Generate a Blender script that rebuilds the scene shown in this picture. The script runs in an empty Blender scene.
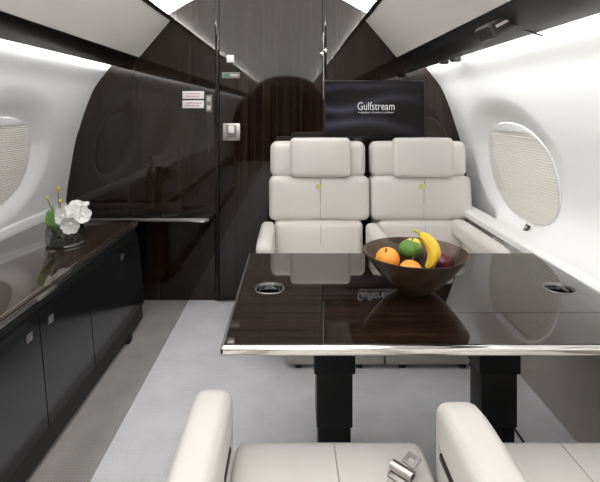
import bpy, bmesh, math, random
from mathutils import Vector, Matrix, Euler
random.seed(7)
PI = math.pi
SC = bpy.context.scene
COL = SC.collection
XC = -0.167            # cabin centre line
YB, YF = 3.13, -5.2    # aft bulkhead, forward bulkhead
WL = {}

# ------------------------------------------------------------------ materials
def newmat(name):
    m = bpy.data.materials.new(name); m.use_nodes = True
    return m, m.node_tree.nodes, m.node_tree.links, m.node_tree.nodes['Principled BSDF']

def mat(name, col, rough=0.5, metal=0.0, coat=0.0, ior=1.5, bump=None, var=None, emit=0.0, sheen=0.0):
    m, N, L, b = newmat(name)
    b.inputs['Base Color'].default_value = (*col, 1)
    b.inputs['Roughness'].default_value = rough
    b.inputs['Metallic'].default_value = metal
    b.inputs['Coat Weight'].default_value = coat
    b.inputs['Coat Roughness'].default_value = 0.02
    b.inputs['IOR'].default_value = ior
    if sheen: b.inputs['Sheen Weight'].default_value = sheen
    if emit:
        b.inputs['Emission Color'].default_value = (*col, 1); b.inputs['Emission Strength'].default_value = emit
    tc = N.new('ShaderNodeTexCoord')
    if bump:
        sc, st = bump
        n = N.new('ShaderNodeTexNoise'); n.inputs['Scale'].default_value = sc; n.inputs['Detail'].default_value = 4
        L.new(tc.outputs['Object'], n.inputs['Vector'])
        bp = N.new('ShaderNodeBump'); bp.inputs['Strength'].default_value = st; bp.inputs['Distance'].default_value = 0.002
        L.new(n.outputs['Fac'], bp.inputs['Height']); L.new(bp.outputs['Normal'], b.inputs['Normal'])
    if var:
        sc, amt = var
        n = N.new('ShaderNodeTexNoise'); n.inputs['Scale'].default_value = sc; n.inputs['Detail'].default_value = 3
        L.new(tc.outputs['Object'], n.inputs['Vector'])
        r = N.new('ShaderNodeValToRGB')
        r.color_ramp.elements[0].position = 0.3; r.color_ramp.elements[1].position = 0.7
        r.color_ramp.elements[0].color = (*[c*(1-amt) for c in col], 1)
        r.color_ramp.elements[1].color = (*[min(1, c*(1+amt)) for c in col], 1)
        L.new(n.outputs['Fac'], r.inputs['Fac']); L.new(r.outputs['Color'], b.inputs['Base Color'])
    return m

def wood(name, dark, light, scale, rough=0.06, ior=1.5, coat=0.0):
    m, N, L, b = newmat(name)
    tc = N.new('ShaderNodeTexCoord'); mp = N.new('ShaderNodeMapping')
    mp.inputs['Scale'].default_value = scale
    L.new(tc.outputs['Object'], mp.inputs['Vector'])
    n = N.new('ShaderNodeTexNoise'); n.inputs['Scale'].default_value = 1.0; n.inputs['Detail'].default_value = 6
    n.inputs['Roughness'].default_value = 0.65; n.inputs['Distortion'].default_value = 0.4
    L.new(mp.outputs['Vector'], n.inputs['Vector'])
    r = N.new('ShaderNodeValToRGB')
    r.color_ramp.elements[0].position = 0.38; r.color_ramp.elements[1].position = 0.72
    r.color_ramp.elements[0].color = (*dark, 1); r.color_ramp.elements[1].color = (*light, 1)
    L.new(n.outputs['Fac'], r.inputs['Fac']); L.new(r.outputs['Color'], b.inputs['Base Color'])
    b.inputs['Roughness'].default_value = rough; b.inputs['IOR'].default_value = ior
    b.inputs['Coat Weight'].default_value = coat; b.inputs['Coat Roughness'].default_value = 0.01
    return m

def emitter(name, col, s):
    m = bpy.data.materials.new(name); m.use_nodes = True
    N = m.node_tree.nodes; N.clear()
    e = N.new('ShaderNodeEmission'); e.inputs['Color'].default_value = (*col, 1); e.inputs['Strength'].default_value = s
    o = N.new('ShaderNodeOutputMaterial'); m.node_tree.links.new(e.outputs[0], o.inputs[0])
    return m

def glass(name, tint=(1, 1, 1), rough=0.0, ior=1.45):
    m = bpy.data.materials.new(name); m.use_nodes = True
    N = m.node_tree.nodes; L = m.node_tree.links; N.clear()
    t = N.new('ShaderNodeBsdfTransparent'); t.inputs['Color'].default_value = (*tint, 1)
    g = N.new('ShaderNodeBsdfGlossy'); g.inputs['Roughness'].default_value = rough
    f = N.new('ShaderNodeFresnel')
    ge = N.new('ShaderNodeNewGeometry'); mr = N.new('ShaderNodeMapRange')   # same reflectance from either face of the thin glass
    mr.inputs['To Min'].default_value = ior; mr.inputs['To Max'].default_value = 1/ior
    L.new(ge.outputs['Backfacing'], mr.inputs['Value']); L.new(mr.outputs['Result'], f.inputs['IOR'])
    mx = N.new('ShaderNodeMixShader'); o = N.new('ShaderNodeOutputMaterial')
    L.new(f.outputs[0], mx.inputs[0]); L.new(t.outputs[0], mx.inputs[1]); L.new(g.outputs[0], mx.inputs[2]); L.new(mx.outputs[0], o.inputs[0])
    return m

def carpet_mat(name, c1, c2, rib):
    m, N, L, b = newmat(name)
    tc = N.new('ShaderNodeTexCoord')
    w = N.new('ShaderNodeTexWave'); w.wave_type = 'BANDS'; w.bands_direction = 'X'; w.inputs['Scale'].default_value = rib
    w.inputs['Distortion'].default_value = 0.6; w.inputs['Detail Scale'].default_value = 4
    w2 = N.new('ShaderNodeTexWave'); w2.wave_type = 'BANDS'; w2.bands_direction = 'Y'; w2.inputs['Scale'].default_value = rib * 0.8
    n = N.new('ShaderNodeTexNoise'); n.inputs['Scale'].default_value = 6; n.inputs['Detail'].default_value = 5
    for q in (w, w2, n): L.new(tc.outputs['Object'], q.inputs['Vector'])
    mu = N.new('ShaderNodeMath'); mu.operation = 'MULTIPLY'; L.new(w.outputs['Fac'], mu.inputs[0]); L.new(w2.outputs['Fac'], mu.inputs[1])
    ad = N.new('ShaderNodeMath'); ad.operation = 'MULTIPLY_ADD'; ad.inputs[1].default_value = 0.55
    L.new(mu.outputs[0], ad.inputs[0]); L.new(n.outputs['Fac'], ad.inputs[2])
    r = N.new('ShaderNodeValToRGB'); r.color_ramp.elements[0].position = 0.25; r.color_ramp.elements[1].position = 1.0
    r.color_ramp.elements[0].color = (*c1, 1); r.color_ramp.elements[1].color = (*c2, 1)
    L.new(ad.outputs[0], r.inputs['Fac']); L.new(r.outputs['Color'], b.inputs['Base Color'])
    bp = N.new('ShaderNodeBump'); bp.inputs['Strength'].default_value = 0.5; bp.inputs['Distance'].default_value = 0.003
    L.new(mu.outputs[0], bp.inputs['Height']); L.new(bp.outputs['Normal'], b.inputs['Normal'])
    b.inputs['Roughness'].default_value = 0.95
    return m

def screen_mat():
    m, N, L, b = newmat('screen_picture')
    tc = N.new('ShaderNodeTexCoord'); s = N.new('ShaderNodeSeparateXYZ'); L.new(tc.outputs['Object'], s.inputs[0])
    def mth(op, a, bb=None, c=None):
        q = N.new('ShaderNodeMath'); q.operation = op
        for i, v in enumerate((a, bb, c)):
            if v is None: continue
            if isinstance(v, (int, float)): q.inputs[i].default_value = v
            else: L.new(v, q.inputs[i])
        return q.outputs[0]
    def band(z0, amp, fr, ph, wid, slope):
        u = mth('MULTIPLY_ADD', s.outputs['X'], fr, ph)
        zc = mth('MULTIPLY_ADD', mth('SINE', u), amp, z0)
        zc = mth('MULTIPLY_ADD', s.outputs['X'], slope, zc)
        d = mth('ABSOLUTE', mth('SUBTRACT', s.outputs['Z'], zc))
        v = mth('MAXIMUM', mth('SUBTRACT', 1.0, mth('DIVIDE', d, wid)), 0.0)
        return mth('MULTIPLY', v, v)
    b1 = band(0.035, 0.035, 9.0, 0.4, 0.060, 0.05)
    b2 = band(-0.115, 0.03, 8.0, 1.6, 0.065, -0.10)
    b3 = band(0.15, 0.02, 7.0, 3.0, 0.05, 0.1)
    sm = mth('ADD', mth('ADD', b1, b2), mth('MULTIPLY', b3, 0.5))
    fade = mth('MINIMUM', mth('MAXIMUM', mth('MULTIPLY_ADD', s.outputs['X'], -1.8, 0.65), 0.0), 1.0)
    sm = mth('MULTIPLY', sm, fade)
    mix = N.new('ShaderNodeMix'); mix.data_type = 'RGBA'
    mix.inputs['A'].default_value = (0.006, 0.005, 0.004, 1); mix.inputs['B'].default_value = (0.05, 0.047, 0.07, 1)
    L.new(sm, mix.inputs['Factor'])
    L.new(mix.outputs['Result'], b.inputs['Emission Color']); b.inputs['Emission Strength'].default_value = 1.0
    b.inputs['Base Color'].default_value = (0.004, 0.004, 0.004, 1); b.inputs['Roughness'].default_value = 0.08; b.inputs['IOR'].default_value = 1.22
    return m

M = {}
M['wall'] = mat('white_wall_panel', (0.86, 0.865, 0.87), 0.5)
M['beige'] = mat('beige_ceiling_panel', (0.72, 0.70, 0.665), 0.55, bump=(300, 0.1))
M['ceil'] = mat('self_lit_white_headliner', (0.86, 0.85, 0.835), 0.7, emit=2.0)  # glow added to the headliner itself to lift the cabin light
M['bulk'] = wood('dark_gloss_veneer_upright', (0.003, 0.0018, 0.0015), (0.027, 0.015, 0.010), (52, 52, 0.9), 0.04, 1.5)
M['table'] = wood('dark_gloss_veneer_table', (0.004, 0.0025, 0.002), (0.036, 0.019, 0.012), (1.6, 45, 45), 0.035, 1.75)
M['cred'] = wood('dark_gloss_veneer_credenza', (0.008, 0.004, 0.003), (0.060, 0.034, 0.022), (75, 2.2, 60), 0.05, 1.6)
M['door'] = mat('black_gloss_door', (0.010, 0.010, 0.011), 0.12, ior=1.5)
M['val'] = mat('black_valance', (0.006, 0.0055, 0.0055), 0.3)
M['black'] = mat('satin_black', (0.006, 0.006, 0.006), 0.5)
M['blackgloss'] = mat('gloss_black', (0.004, 0.004, 0.004), 0.08)
M['seam'] = mat('dark_seam', (0.002, 0.002, 0.002), 0.6)
M['leather'] = mat('ivory_leather', (0.69, 0.665, 0.635), 0.45, bump=(260, 0.25))
M['leather_seam'] = mat('leather_stitching', (0.40, 0.38, 0.35), 0.6)
M['base'] = mat('grey_seat_base', (0.50, 0.47, 0.44), 0.6)
M['chrome'] = mat('polished_chrome', (0.78, 0.76, 0.73), 0.12, 1.0)
M['nickel'] = mat('brushed_nickel', (0.55, 0.53, 0.50), 0.3, 1.0)
M['steel'] = mat('dull_steel', (0.30, 0.29, 0.28), 0.35, 1.0)
M['dado'] = mat('grey_lower_panel', (0.46, 0.43, 0.41), 0.8, bump=(600, 0.3))
M['carpet'] = carpet_mat('pale_grey_carpet', (0.62, 0.62, 0.65), (0.80, 0.80, 0.83), 34)
M['border'] = carpet_mat('taupe_carpet_border', (0.26, 0.25, 0.245), (0.38, 0.365, 0.36), 30)
M['ledge'] = mat('white_ledge', (0.86, 0.86, 0.86), 0.35)
M['shade'] = mat('cream_pleated_shade', (0.84, 0.825, 0.775), 0.7)
M['pane'] = glass('window_lens', (1, 1, 1), 0.02, 1.35)
M['bronze'] = mat('bronze_brown_bowl', (0.075, 0.047, 0.031), 0.28, 0.4, var=(14, 0.35))
M['orange'] = mat('orange_peel', (0.90, 0.36, 0.04), 0.45, bump=(220, 0.5))
M['green'] = mat('green_skin', (0.10, 0.24, 0.035), 0.3, var=(12, 0.45))
M['red'] = mat('dark_red_skin', (0.10, 0.012, 0.02), 0.15, var=(25, 0.5))
M['banana'] = mat('banana_skin', (0.88, 0.60, 0.05), 0.4, var=(10, 0.12))
M['lemon'] = mat('lemon_skin', (0.88, 0.68, 0.08), 0.4, bump=(200, 0.4))
M['stem'] = mat('brown_stem', (0.14, 0.09, 0.04), 0.7)
M['glass'] = mat('clear_vase_glass', (0.95, 0.97, 0.97), 0.0, ior=1.45)
M['glass'].node_tree.nodes['Principled BSDF'].inputs['Transmission Weight'].default_value = 1.0
M['water'] = glass('still_water', (0.80, 0.83, 0.81), 0.0, 1.4)
M['petal'] = mat('white_petal', (0.88, 0.88, 0.86), 0.5)
M['leaf'] = mat('green_leaf', (0.16, 0.30, 0.06), 0.45)
M['bud'] = mat('yellow_green_bud', (0.55, 0.52, 0.12), 0.5)
M['tip'] = mat('ochre_bud', (0.66, 0.38, 0.12), 0.5)
M['pebble'] = mat('grey_pebble', (0.25, 0.23, 0.21), 0.4, var=(40, 0.6))
M['placard'] = mat('white_placard', (0.80, 0.78, 0.79), 0.5)
M['print'] = mat('faint_red_print', (0.45, 0.22, 0.22), 0.6)
M['module'] = mat('charcoal_plastic', (0.035, 0.034, 0.035), 0.35)
M['greyplate'] = mat('grey_plate', (0.17, 0.16, 0.155), 0.4)
M['greenled'] = mat('green_mark', (0.05, 0.20, 0.11), 0.4)
M['yellow'] = mat('yellow_tag', (0.66, 0.63, 0.25), 0.5)
M['cove'] = emitter('cove_lamp_light', (1.0, 0.985, 0.965), 48.0)
M['cove2'] = emitter('ceiling_lamp_light', (1.0, 0.98, 0.955), 110.0)
M['screen'] = screen_mat()
M['logo'] = emitter('lit_lettering', (0.85, 0.85, 0.85), 0.7)

# ------------------------------------------------------------------ helpers
def obj(name, bm, m, parent=None, smooth=True, label=None):
    me = bpy.data.meshes.new(name)
    bmesh.ops.recalc_face_normals(bm, faces=bm.faces[:])
    bm.to_mesh(me); bm.free()
    if m is not None: me.materials.append(m)
    if smooth:
        for p in me.polygons: p.use_smooth = True
        try: me.set_sharp_from_angle(angle=math.radians(42))
        except Exception: pass
    o = bpy.data.objects.new(name, me); COL.objects.link(o)
    if parent is not None:
        o.parent = parent; o.location = -WL.get(parent, Vector((0, 0, 0)))
        WL[o] = Vector((0, 0, 0))
    if label: o['label'] = label
    return o

def thing(name, label, cat, loc=(0, 0, 0), group=None):
    o = bpy.data.objects.new(name, None); COL.objects.link(o)
    o.location = loc; WL[o] = Vector(loc); o.empty_display_size = 0.05
    o['label'] = label; o['category'] = cat
    if group: o['group'] = group
    return o

def tag(o, label, cat, group=None):
    o['label'] = label; o['category'] = cat
    if group: o['group'] = group
    return o

def struct(name, bm, m, smooth=True):
    o = obj(name, bm, m, None, smooth); o['kind'] = 'structure'
    return o

def nb(): return bmesh.new()

def box(bm, x0, x1, y0, y1, z0, z1, bev=0.0, seg=2, rot=None):
    r = bmesh.ops.create_cube(bm, size=1.0)
    vs = r['verts']
    c = Vector(((x0+x1)/2, (y0+y1)/2, (z0+z1)/2))
    for v in vs:
        v.co = Vector((v.co.x*(x1-x0), v.co.y*(y1-y0), v.co.z*(z1-z0)))
    if bev:
        es = list({e for v in vs for e in v.link_edges})
        rr = bmesh.ops.bevel(bm, geom=es, offset=bev, segments=seg, profile=0.5, affect='EDGES')
        vs = list({v for f in rr['faces'] for v in f.verts} | {v for v in vs if v.is_valid})
    for v in vs:
        v.co = (rot @ v.co if rot else v.co) + c
    return vs

def samples(h, r, n):
    e = [-h, -h+0.12*r, -h+0.35*r, -h+0.65*r, -h+r]
    mid = [(-h+r) + (2*h-2*r)*i/n for i in range(1, n)]
    return e + mid + [-x for x in reversed(e)]

def cushion(bm, c, size, r, bulge=(0, 0, 0), rot=None, fn=None, n=8):
    """rounded, slightly puffed box; size = full dims"""
    h = [s/2 for s in size]; r = min(r, min(h)*0.98)
    S = [samples(h[i], r, n) for i in range(3)]
    vmap = {}
    c = Vector(c)
    def vert(i, j, k):
        key = (i, j, k)
        if key in vmap: return vmap[key]
        p = Vector((S[0][i], S[1][j], S[2][k]))
        q = Vector([max(-(h[a]-r), min(h[a]-r, p[a])) for a in range(3)])
        d = p-q
        if d.length > 1e-9: p2 = q + d.normalized()*r
        else: p2 = p
        u = [p[a]/h[a] for a in range(3)]
        for a in range(3):
            o1, o2 = (a+1) % 3, (a+2) % 3
            p2[a] += bulge[a]*u[a]*(1-u[o1]**2)*(1-u[o2]**2)
        if fn: p2 = fn(p2)
        if rot: p2 = rot @ p2
        v = bm.verts.new(p2 + c); vmap[key] = v
        return v
    L = [len(s)-1 for s in S]
    def quad(a, b, cc, d):
        try: bm.faces.new((vert(*a), vert(*b), vert(*cc), vert(*d)))
        except ValueError: pass
    for k in (0, L[2]):
        for i in range(L[0]):
            for j in range(L[1]): quad((i, j, k), (i+1, j, k), (i+1, j+1, k), (i, j+1, k))
    for j in (0, L[1]):
        for i in range(L[0]):
            for k in range(L[2]): quad((i, j, k), (i+1, j, k), (i+1, j, k+1), (i, j, k+1))
    for i in (0, L[0]):
        for j in range(L[1]):
            for k in range(L[2]): quad((i, j, k), (i, j+1, k), (i, j+1, k+1), (i, j, k+1))

def tube(bm, pts, rad, n=10, cap=True):
    pts = [Vector(p) for p in pts]
    if isinstance(rad, (int, float)): rad = [rad]*len(pts)
    rings = []; up = Vector((0, 0, 1))
    t0 = (pts[1]-pts[0]).normalized()
    a = t0.cross(up)
    if a.length < 1e-3: a = t0.cross(Vector((1, 0, 0)))
    a.normalize()
    for i, p in enumerate(pts):
        t = (pts[min(i+1, len(pts)-1)] - pts[max(i-1, 0)]).normalized()
        a = (a - t*a.dot(t)).normalized(); b = t.cross(a)
        rings.append([bm.verts.new(p + (a*math.cos(2*PI*k/n) + b*math.sin(2*PI*k/n))*rad[i]) for k in range(n)])
    for r0, r1 in zip(rings, rings[1:]):
        for k in range(n): bm.faces.new((r0[k], r0[(k+1) % n], r1[(k+1) % n], r1[k]))
    if cap:
        bm.faces.new(rings[0][::-1]); bm.faces.new(rings[-1])

def lathe(bm, prof, c, n=40, rot=None, sx=1, sy=1, lobes=0, lobe=0):
    c = Vector(c); rings = []
    for r, z in prof:
        if r < 1e-6:
            p = Vector((0, 0, z)); rings.append([bm.verts.new((rot @ p if rot else p) + c)])
        else:
            ring = []
            for k in range(n):
                th = 2*PI*k/n; rr = r*(1 + lobe*math.cos(lobes*th))
                p = Vector((rr*sx*math.cos(th), rr*sy*math.sin(th), z))
                ring.append(bm.verts.new((rot @ p if rot else p) + c))
            rings.append(ring)
    for r0, r1 in zip(rings, rings[1:]):
        if len(r0) == 1 and len(r1) == 1: continue
        for k in range(n):
            if len(r0) == 1: bm.faces.new((r0[0], r1[k], r1[(k+1) % n]))
            elif len(r1) == 1: bm.faces.new((r0[k], r0[(k+1) % n], r1[0]))
            else: bm.faces.new((r0[k], r0[(k+1) % n], r1[(k+1) % n], r1[k]))

def strip(bm, sec, y0, y1, thick=0.0, ny=1):
    """open cross-section polyline [(x,z)] swept along y; closed if thick==0 and sec closed"""
    rows = [[bm.verts.new((x, y0+(y1-y0)*j/ny, z)) for x, z in sec] for j in range(ny+1)]
    for r0, r1 in zip(rows, rows[1:]):
        for i in range(len(sec)-1): bm.faces.new((r0[i], r0[i+1], r1[i+1], r1[i]))
    return rows

def prism_y(bm, poly, y0, y1):
    a = [bm.verts.new((x, y0, z)) for x, z in poly]; b = [bm.verts.new((x, y1, z)) for x, z in poly]
    n = len(poly)
    bm.faces.new(a); bm.faces.new(b[::-1])
    for i in range(n): bm.faces.new((a[i], b[i], b[(i+1) % n], a[(i+1) % n]))

def interp(tab, x):
    """monotone x table with cubic hermite"""
    if x <= tab[0][0]: return tab[0][1]
    if x >= tab[-1][0]: return tab[-1][1]
    for i in range(len(tab)-1):
        x0, y0 = tab[i]; x1, y1 = tab[i+1]
        if x0 <= x <= x1:
            def sl(k):
                if k == 0: return (tab[1][1]-tab[0][1])/(tab[1][0]-tab[0][0])
                if k == len(tab)-1: return (tab[-1][1]-tab[-2][1])/(tab[-1][0]-tab[-2][0])
                return (tab[k+1][1]-tab[k-1][1])/(tab[k+1][0]-tab[k-1][0])
            h = x1-x0; t = (x-x0)/h; m0, m1 = sl(i)*h, sl(i+1)*h
            return (2*t**3-3*t*t+1)*y0+(t**3-2*t*t+t)*m0+(-2*t**3+3*t*t)*y1+(t**3-t*t)*m1

# half width of cabin against height
WALL = [(0.58, 1.352), (0.667, 1.347), (0.80, 1.327), (1.053, 1.283), (1.153, 1.253), (1.293, 1.207), (1.426, 1.147), (1.545, 1.057), (1.60, 1.032)]
def half(z): return interp(WALL, z)
SILL = [(0.58, 1.215), (0.668, 1.219), (0.70, 1.236), (0.76, 1.282), (0.82, 1.308), (0.90, 1.312), (1.053, 1.283), (1.153, 1.253)]
def half_side(z, side):
    return interp(SILL, z) if side > 0 and z < 1.1 else half(z)

# ------------------------------------------------------------------ windows: oval reveals pressed into the walls
WIN_Z = 0.945; WIN_A, WIN_B = 0.345, 0.255; OUT_A, OUT_B = 0.50, 0.365; DEEP = 0.046
WIN_Y = [2.43, 1.03, -0.37, -1.77, -3.17, -4.57]
def sup(dy, dz, a, b, e=2.3): return (abs(dy/a)**e + abs(dz/b)**e)**(1/e)
SIDE_Z = {1: 0.945, -1: 0.992}; SIDE_B = {1: 0.255, -1: 0.236}; SIDE_Y = {1: 0.0, -1: -0.11}
def reveal(y, z, side):
    best = 0
    WIN_Z = SIDE_Z[side]; WIN_B = SIDE_B[side]
    for wy in WIN_Y:
        wy += SIDE_Y[side]
        qo = sup(y-wy, z-(WIN_Z+0.03), OUT_A, OUT_B, 2.15)
        if qo >= 1: continue
        qi = sup(y-wy, z-WIN_Z, WIN_A, WIN_B)
        u = 1 if qi <= 1 else (1-qo)/((1-qo)+(qi-1))
        s = u*u*(3-2*u)
        s = 0.55*u + 0.45*s
        best = max(best, s)
    return best

def wall_x(y, z, side):
    s = reveal(y, z, side); k_ = max(0.0, min(1.0, (y-2.45)/0.33)); k_ = k_*k_*(3-2*k_)
    h0 = half_side(z, side)*(1-k_) + half(z)*k_
    return XC+side*(h0*(1-s)+(half(z)+DEEP)*s)
def wall(side, name):
    bm = nb()
    ys = []
    y = YF
    while y < YB+0.02:
        ys.append(y); y += 0.018 if y > 1.75 else (0.03 if y > 0.3 else 0.06)
    ys.append(YB+0.03)
    nz = 84
    zs = [0.58+(1.60-0.58)*i/nz for i in range(nz+1)]
    rows = []
    for y in ys:
        row = []
        for z in zs:
            row.append(bm.verts.new((wall_x(y, z, side), y, z)))
        rows.append(row)
    for r0, r1 in zip(rows, rows[1:]):
        for i in range(nz): bm.faces.new((r0[i], r0[i+1], r1[i+1], r1[i]))
    return struct(name, bm, M['wall'])
wall(1, 'wall_right'); wall(-1, 'wall_left')

k = 0
for side in (1, -1):
    WIN_Z, WIN_B = SIDE_Z[side], SIDE_B[side]
    for wy in WIN_Y:
        k += 1; wy += SIDE_Y[side]
        near = wy > 0.5
        # pleated shade
        bm = nb(); np_ = 38 if near else 22
        prev = None; na = 28
        for i in range(np_*2+1):
            t = -1+2*i/(np_*2); z = WIN_Z + WIN_B*0.995*t
            w = WIN_A*0.99*max(0.0, 1-abs(t)**2.3)**(1/2.3)
            xo = XC+side*(half(z)+DEEP-0.012+(0.0028 if i % 2 else 0))
            row = [bm.verts.new((xo, wy - w + 2*w*j/na, z)) for j in range(na+1)]
            if prev:
                for j in range(na): bm.faces.new((prev[j], prev[j+1], row[j+1], row[j]))
            prev = row
        bmesh.ops.remove_doubles(bm, verts=bm.verts[:], dist=1e-5)
        w_ = obj('window_%d' % k, bm, M['shade'], None); w_['kind'] = 'structure'
        # rim
        def loop(a, b, n, dx):
            out = []
            for j in range(n):
                th = 2*PI*j/n; cy, cz = math.cos(th), math.sin(th)
                y = wy + a*math.copysign(abs(cy)**(2/2.3), cy); z = WIN_Z + b*math.copysign(abs(cz)**(2/2.3), cz)
                out.append(Vector((XC+side*(half(z)+DEEP+dx), y, z)))
            return out
        bm = nb(); n = 72
        prof = [(1.03, 0.004), (1.015, -0.003), (1.0, -0.007), (0.985, -0.007), (0.975, -0.002)]
        R = []
        for f, dx in prof:
            R.append([bm.verts.new(p) for p in loop(WIN_A*f, WIN_B*f, n, dx)])
        for r0, r1 in zip(R, R[1:]):
            for j in range(n): bm.faces.new((r0[j], r0[(j+1) % n], r1[(j+1) % n], r1[j]))
        obj('window_frame', bm, M['wall'], w_)
        if near:
            bm = nb()
            ring = [bm.verts.new(p) for p in loop(WIN_A*0.985, WIN_B*0.985, n, -0.020)]
            cc = bm.verts.new(Vector((XC+side*(half(WIN_Z)+DEEP-0.020), wy, WIN_Z)))
            for j in range(n): bm.faces.new((ring[j], ring[(j+1) % n], cc))
            obj('window_pane', bm, M['pane'], w_)
            bm = nb()
            # upper shade housing seen through the lens
            prev = None
            for i in range(9):
                t = 0.84+0.14*i/8; z = WIN_Z+WIN_B*t; w = WIN_A*0.98*max(0, 1-t**2.3)**(1/2.3)
                row = [bm.verts.new((XC+side*(half(z)+DEEP-0.0165), wy-w+2*w*j/10, z)) for j in range(11)]
                if prev:
                    for j in range(10): bm.faces.new((prev[j], prev[j+1], row[j+1], row[j]))
                prev = row
            obj('shade_rail', bm, M['wall'], w_)

# ------------------------------------------------------------------ floor, ledges, dado, ceiling
bm = nb(); box(bm, -0.693, 0.876, YF, YB+0.03, -0.03, 0.0); struct('floor', bm, M['carpet'], False)
bm = nb(); box(bm, -1.45, -0.693, YF, YB+0.03, -0.03, 0.0); struct('trim_1', bm, M['border'], False)
bm = nb(); box(bm, 0.884, 1.12, YF, YB+0.03, -0.03, 0.0); struct('trim_2', bm, M['carpet'], False)
bm = nb(); box(bm, 0.876, 0.884, YF, YB+0.03, -0.03, 0.004); struct('trim_3', bm, M['seam'], False)
for side, nm in ((1, 'right'), (-1, 'left')):
    bm = nb()
    xs = [(1.252, 0.0), (1.262, 0.12), (1.278, 0.35), (1.289, 0.585), (1.33, 0.585), (1.30, 0.0)]
    if side > 0: xs = [(1.252, 0.0), (1.246, 0.12), (1.232, 0.35), (1.215, 0.645), (1.25, 0.645), (1.29, 0.0)]
    prism_y(bm, [(XC+side*x, z) for x, z in xs], YF, YB+0.02)
    struct('baseboard_'+nm, bm, M['dado'])
# ledges
bm = nb()
prism_y(bm, [(1.012, 0.640), (1.012, 0.668), (1.018, 0.673), (1.046, 0.678), (1.10, 0.678), (1.10, 0.640)], YF, YB+0.01)
struct('trim_4', bm, M['ledge'], False)
bm = nb()
prism_y(bm, [(-1.497, 0.575), (-1.497, 0.612), (-1.503, 0.640), (-1.512, 0.652), (-1.54, 0.652), (-1.54, 0.575)], YF, YB+0.01)
struct('trim_5', bm, M['ledge'], False)

CE = [(0.0, 2.085), (0.25, 2.065), (0.467, 2.010), (0.64, 1.925), (0.72, 1.872)]
bm = nb()
cs = [(XC+s, interp(CE, abs(s))) for s in [(-0.72+1.44*i/48) for i in range(49)]]
strip(bm, cs, YF, YB+0.02)
struct('ceiling', bm, M['ceil'])
for side, nm, i0 in ((1, 'right', 6), (-1, 'left', 9)):
    bm = nb()   # beige angled panel
    P = [(0.650, 1.862), (0.857, 1.617), (0.885, 1.640), (0.680, 1.884)]
    prism_y(bm, [(XC+side*x, z) for x, z in P], YF, YB+0.0)
    struct('trim_%d' % i0, bm, M['beige'], False)
    bm = nb()   # dark edge rail above the panel, dark valance under it
    P = [(0.632, 1.880), (0.648, 1.860), (0.662, 1.872), (0.652, 1.892)]
    prism_y(bm, [(XC+side*x, z) for x, z in P], YF, YB+0.0)
    struct('trim_%d' % (i0+1), bm, M['val'], False)
    bm = nb()
    if side > 0: P = [(0.857, 1.615), (0.875, 1.585), (0.94, 1.548), (1.005, 1.535), (1.012, 1.545), (0.96, 1.575), (0.90, 1.640)]
    else: P = [(0.857, 1.615), (0.88, 1.595), (0.95, 1.572), (1.012, 1.556), (1.018, 1.565), (0.96, 1.590), (0.90, 1.640)]
    prism_y(bm, [(XC+side*x, z) for x, z in P], YF, YB+0.0)
    struct('trim_%d' % (i0+2), bm, M['val'])

# cove lamps (long strips behind the valances and behind the ceiling rails)
for side, nm in ((1, 'right'), (-1, 'left')):
    bm = nb()
    P = [(0.965, 1.590), (1.008, 1.583), (1.013, 1.590), (0.965, 1.60)]
    prism_y(bm, [(XC+side*x, z) for x, z in P], YF+0.05, YB-0.01)
    o = obj('cove_lamp', bm, M['cove'], None, False)
    tag(o, 'long white cove lamp glowing behind the dark valance above the %s wall' % nm, 'lamp', 'wall wash lamps')
    bm = nb()
    P = [(0.668, 1.886), (0.700, 1.872), (0.702, 1.866), (0.672, 1.880)]
    prism_y(bm, [(XC+side*x, z) for x, z in P], YF+0.05, YB-0.01)
    o = obj('cove_lamp', bm, M['cove2'], None, False)
    tag(o, 'white lamp strip washing the central ceiling from its %s edge' % nm, 'lamp', 'ceiling wash lamps')

# ------------------------------------------------------------------ bulkheads
def ztop(hx):
    hx = abs(hx)
    tab = [(0, 2.10), (0.30, 2.075), (0.467, 2.015), (0.64, 1.915), (0.70, 1.87), (0.86, 1.70), (0.95, 1.64), (1.0, 1.60), (1.06, 1.545), (1.15, 1.425), (1.21, 1.293), (1.257, 1.153), (1.287, 1.05), (1.33, 0.80), (1.352, 0.60)]
    return interp(tab, hx)
def bulk_panel(bm, x0, x1, y0, y1, zlo=0.0, n=40):
    xs = [x0+(x1-x0)*i/n for i in range(n+1)]
    low = [(x, zlo) for x in xs]; top = [(x, ztop(x-XC)) for x in xs]
    A = [[bm.verts.new((x, y, z)) for x, z in L] for y in (y0, y1) for L in (low, top)]
    for i in range(n):
        bm.faces.new((A[0][i], A[0][i+1], A[1][i+1], A[1][i]))
        bm.faces.new((A[2][i], A[2][i+1], A[3][i+1], A[3][i]))
        bm.faces.new((A[1][i], A[1][i+1], A[3][i+1], A[3][i]))
        bm.faces.new((A[0][i], A[0][i+1], A[2][i+1], A[2][i]))
    for i in (0, n): bm.faces.new((A[0][i], A[1][i], A[3][i], A[2][i]))
bm = nb(); bulk_panel(bm, XC-1.345, -0.512, YB, YB+0.04); struct('wall_back', bm, M['bulk'], False)
bm = nb(); bulk_panel(bm, 0.222, XC+1.345, YB, YB+0.04); struct('wall_back.001', bm, M['bulk'], False)
bm = nb(); bulk_panel(bm, XC-1.34, XC+1.34, YB+0.045, YB+0.06); struct('wall_back.002', bm, M['seam'], False)
bm = nb(); bulk_panel(bm, -0.496, 0.194, YB+0.002, YB+0.04, 0.006); d1 = struct('door_1', bm, M['bulk'], False)
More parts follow.
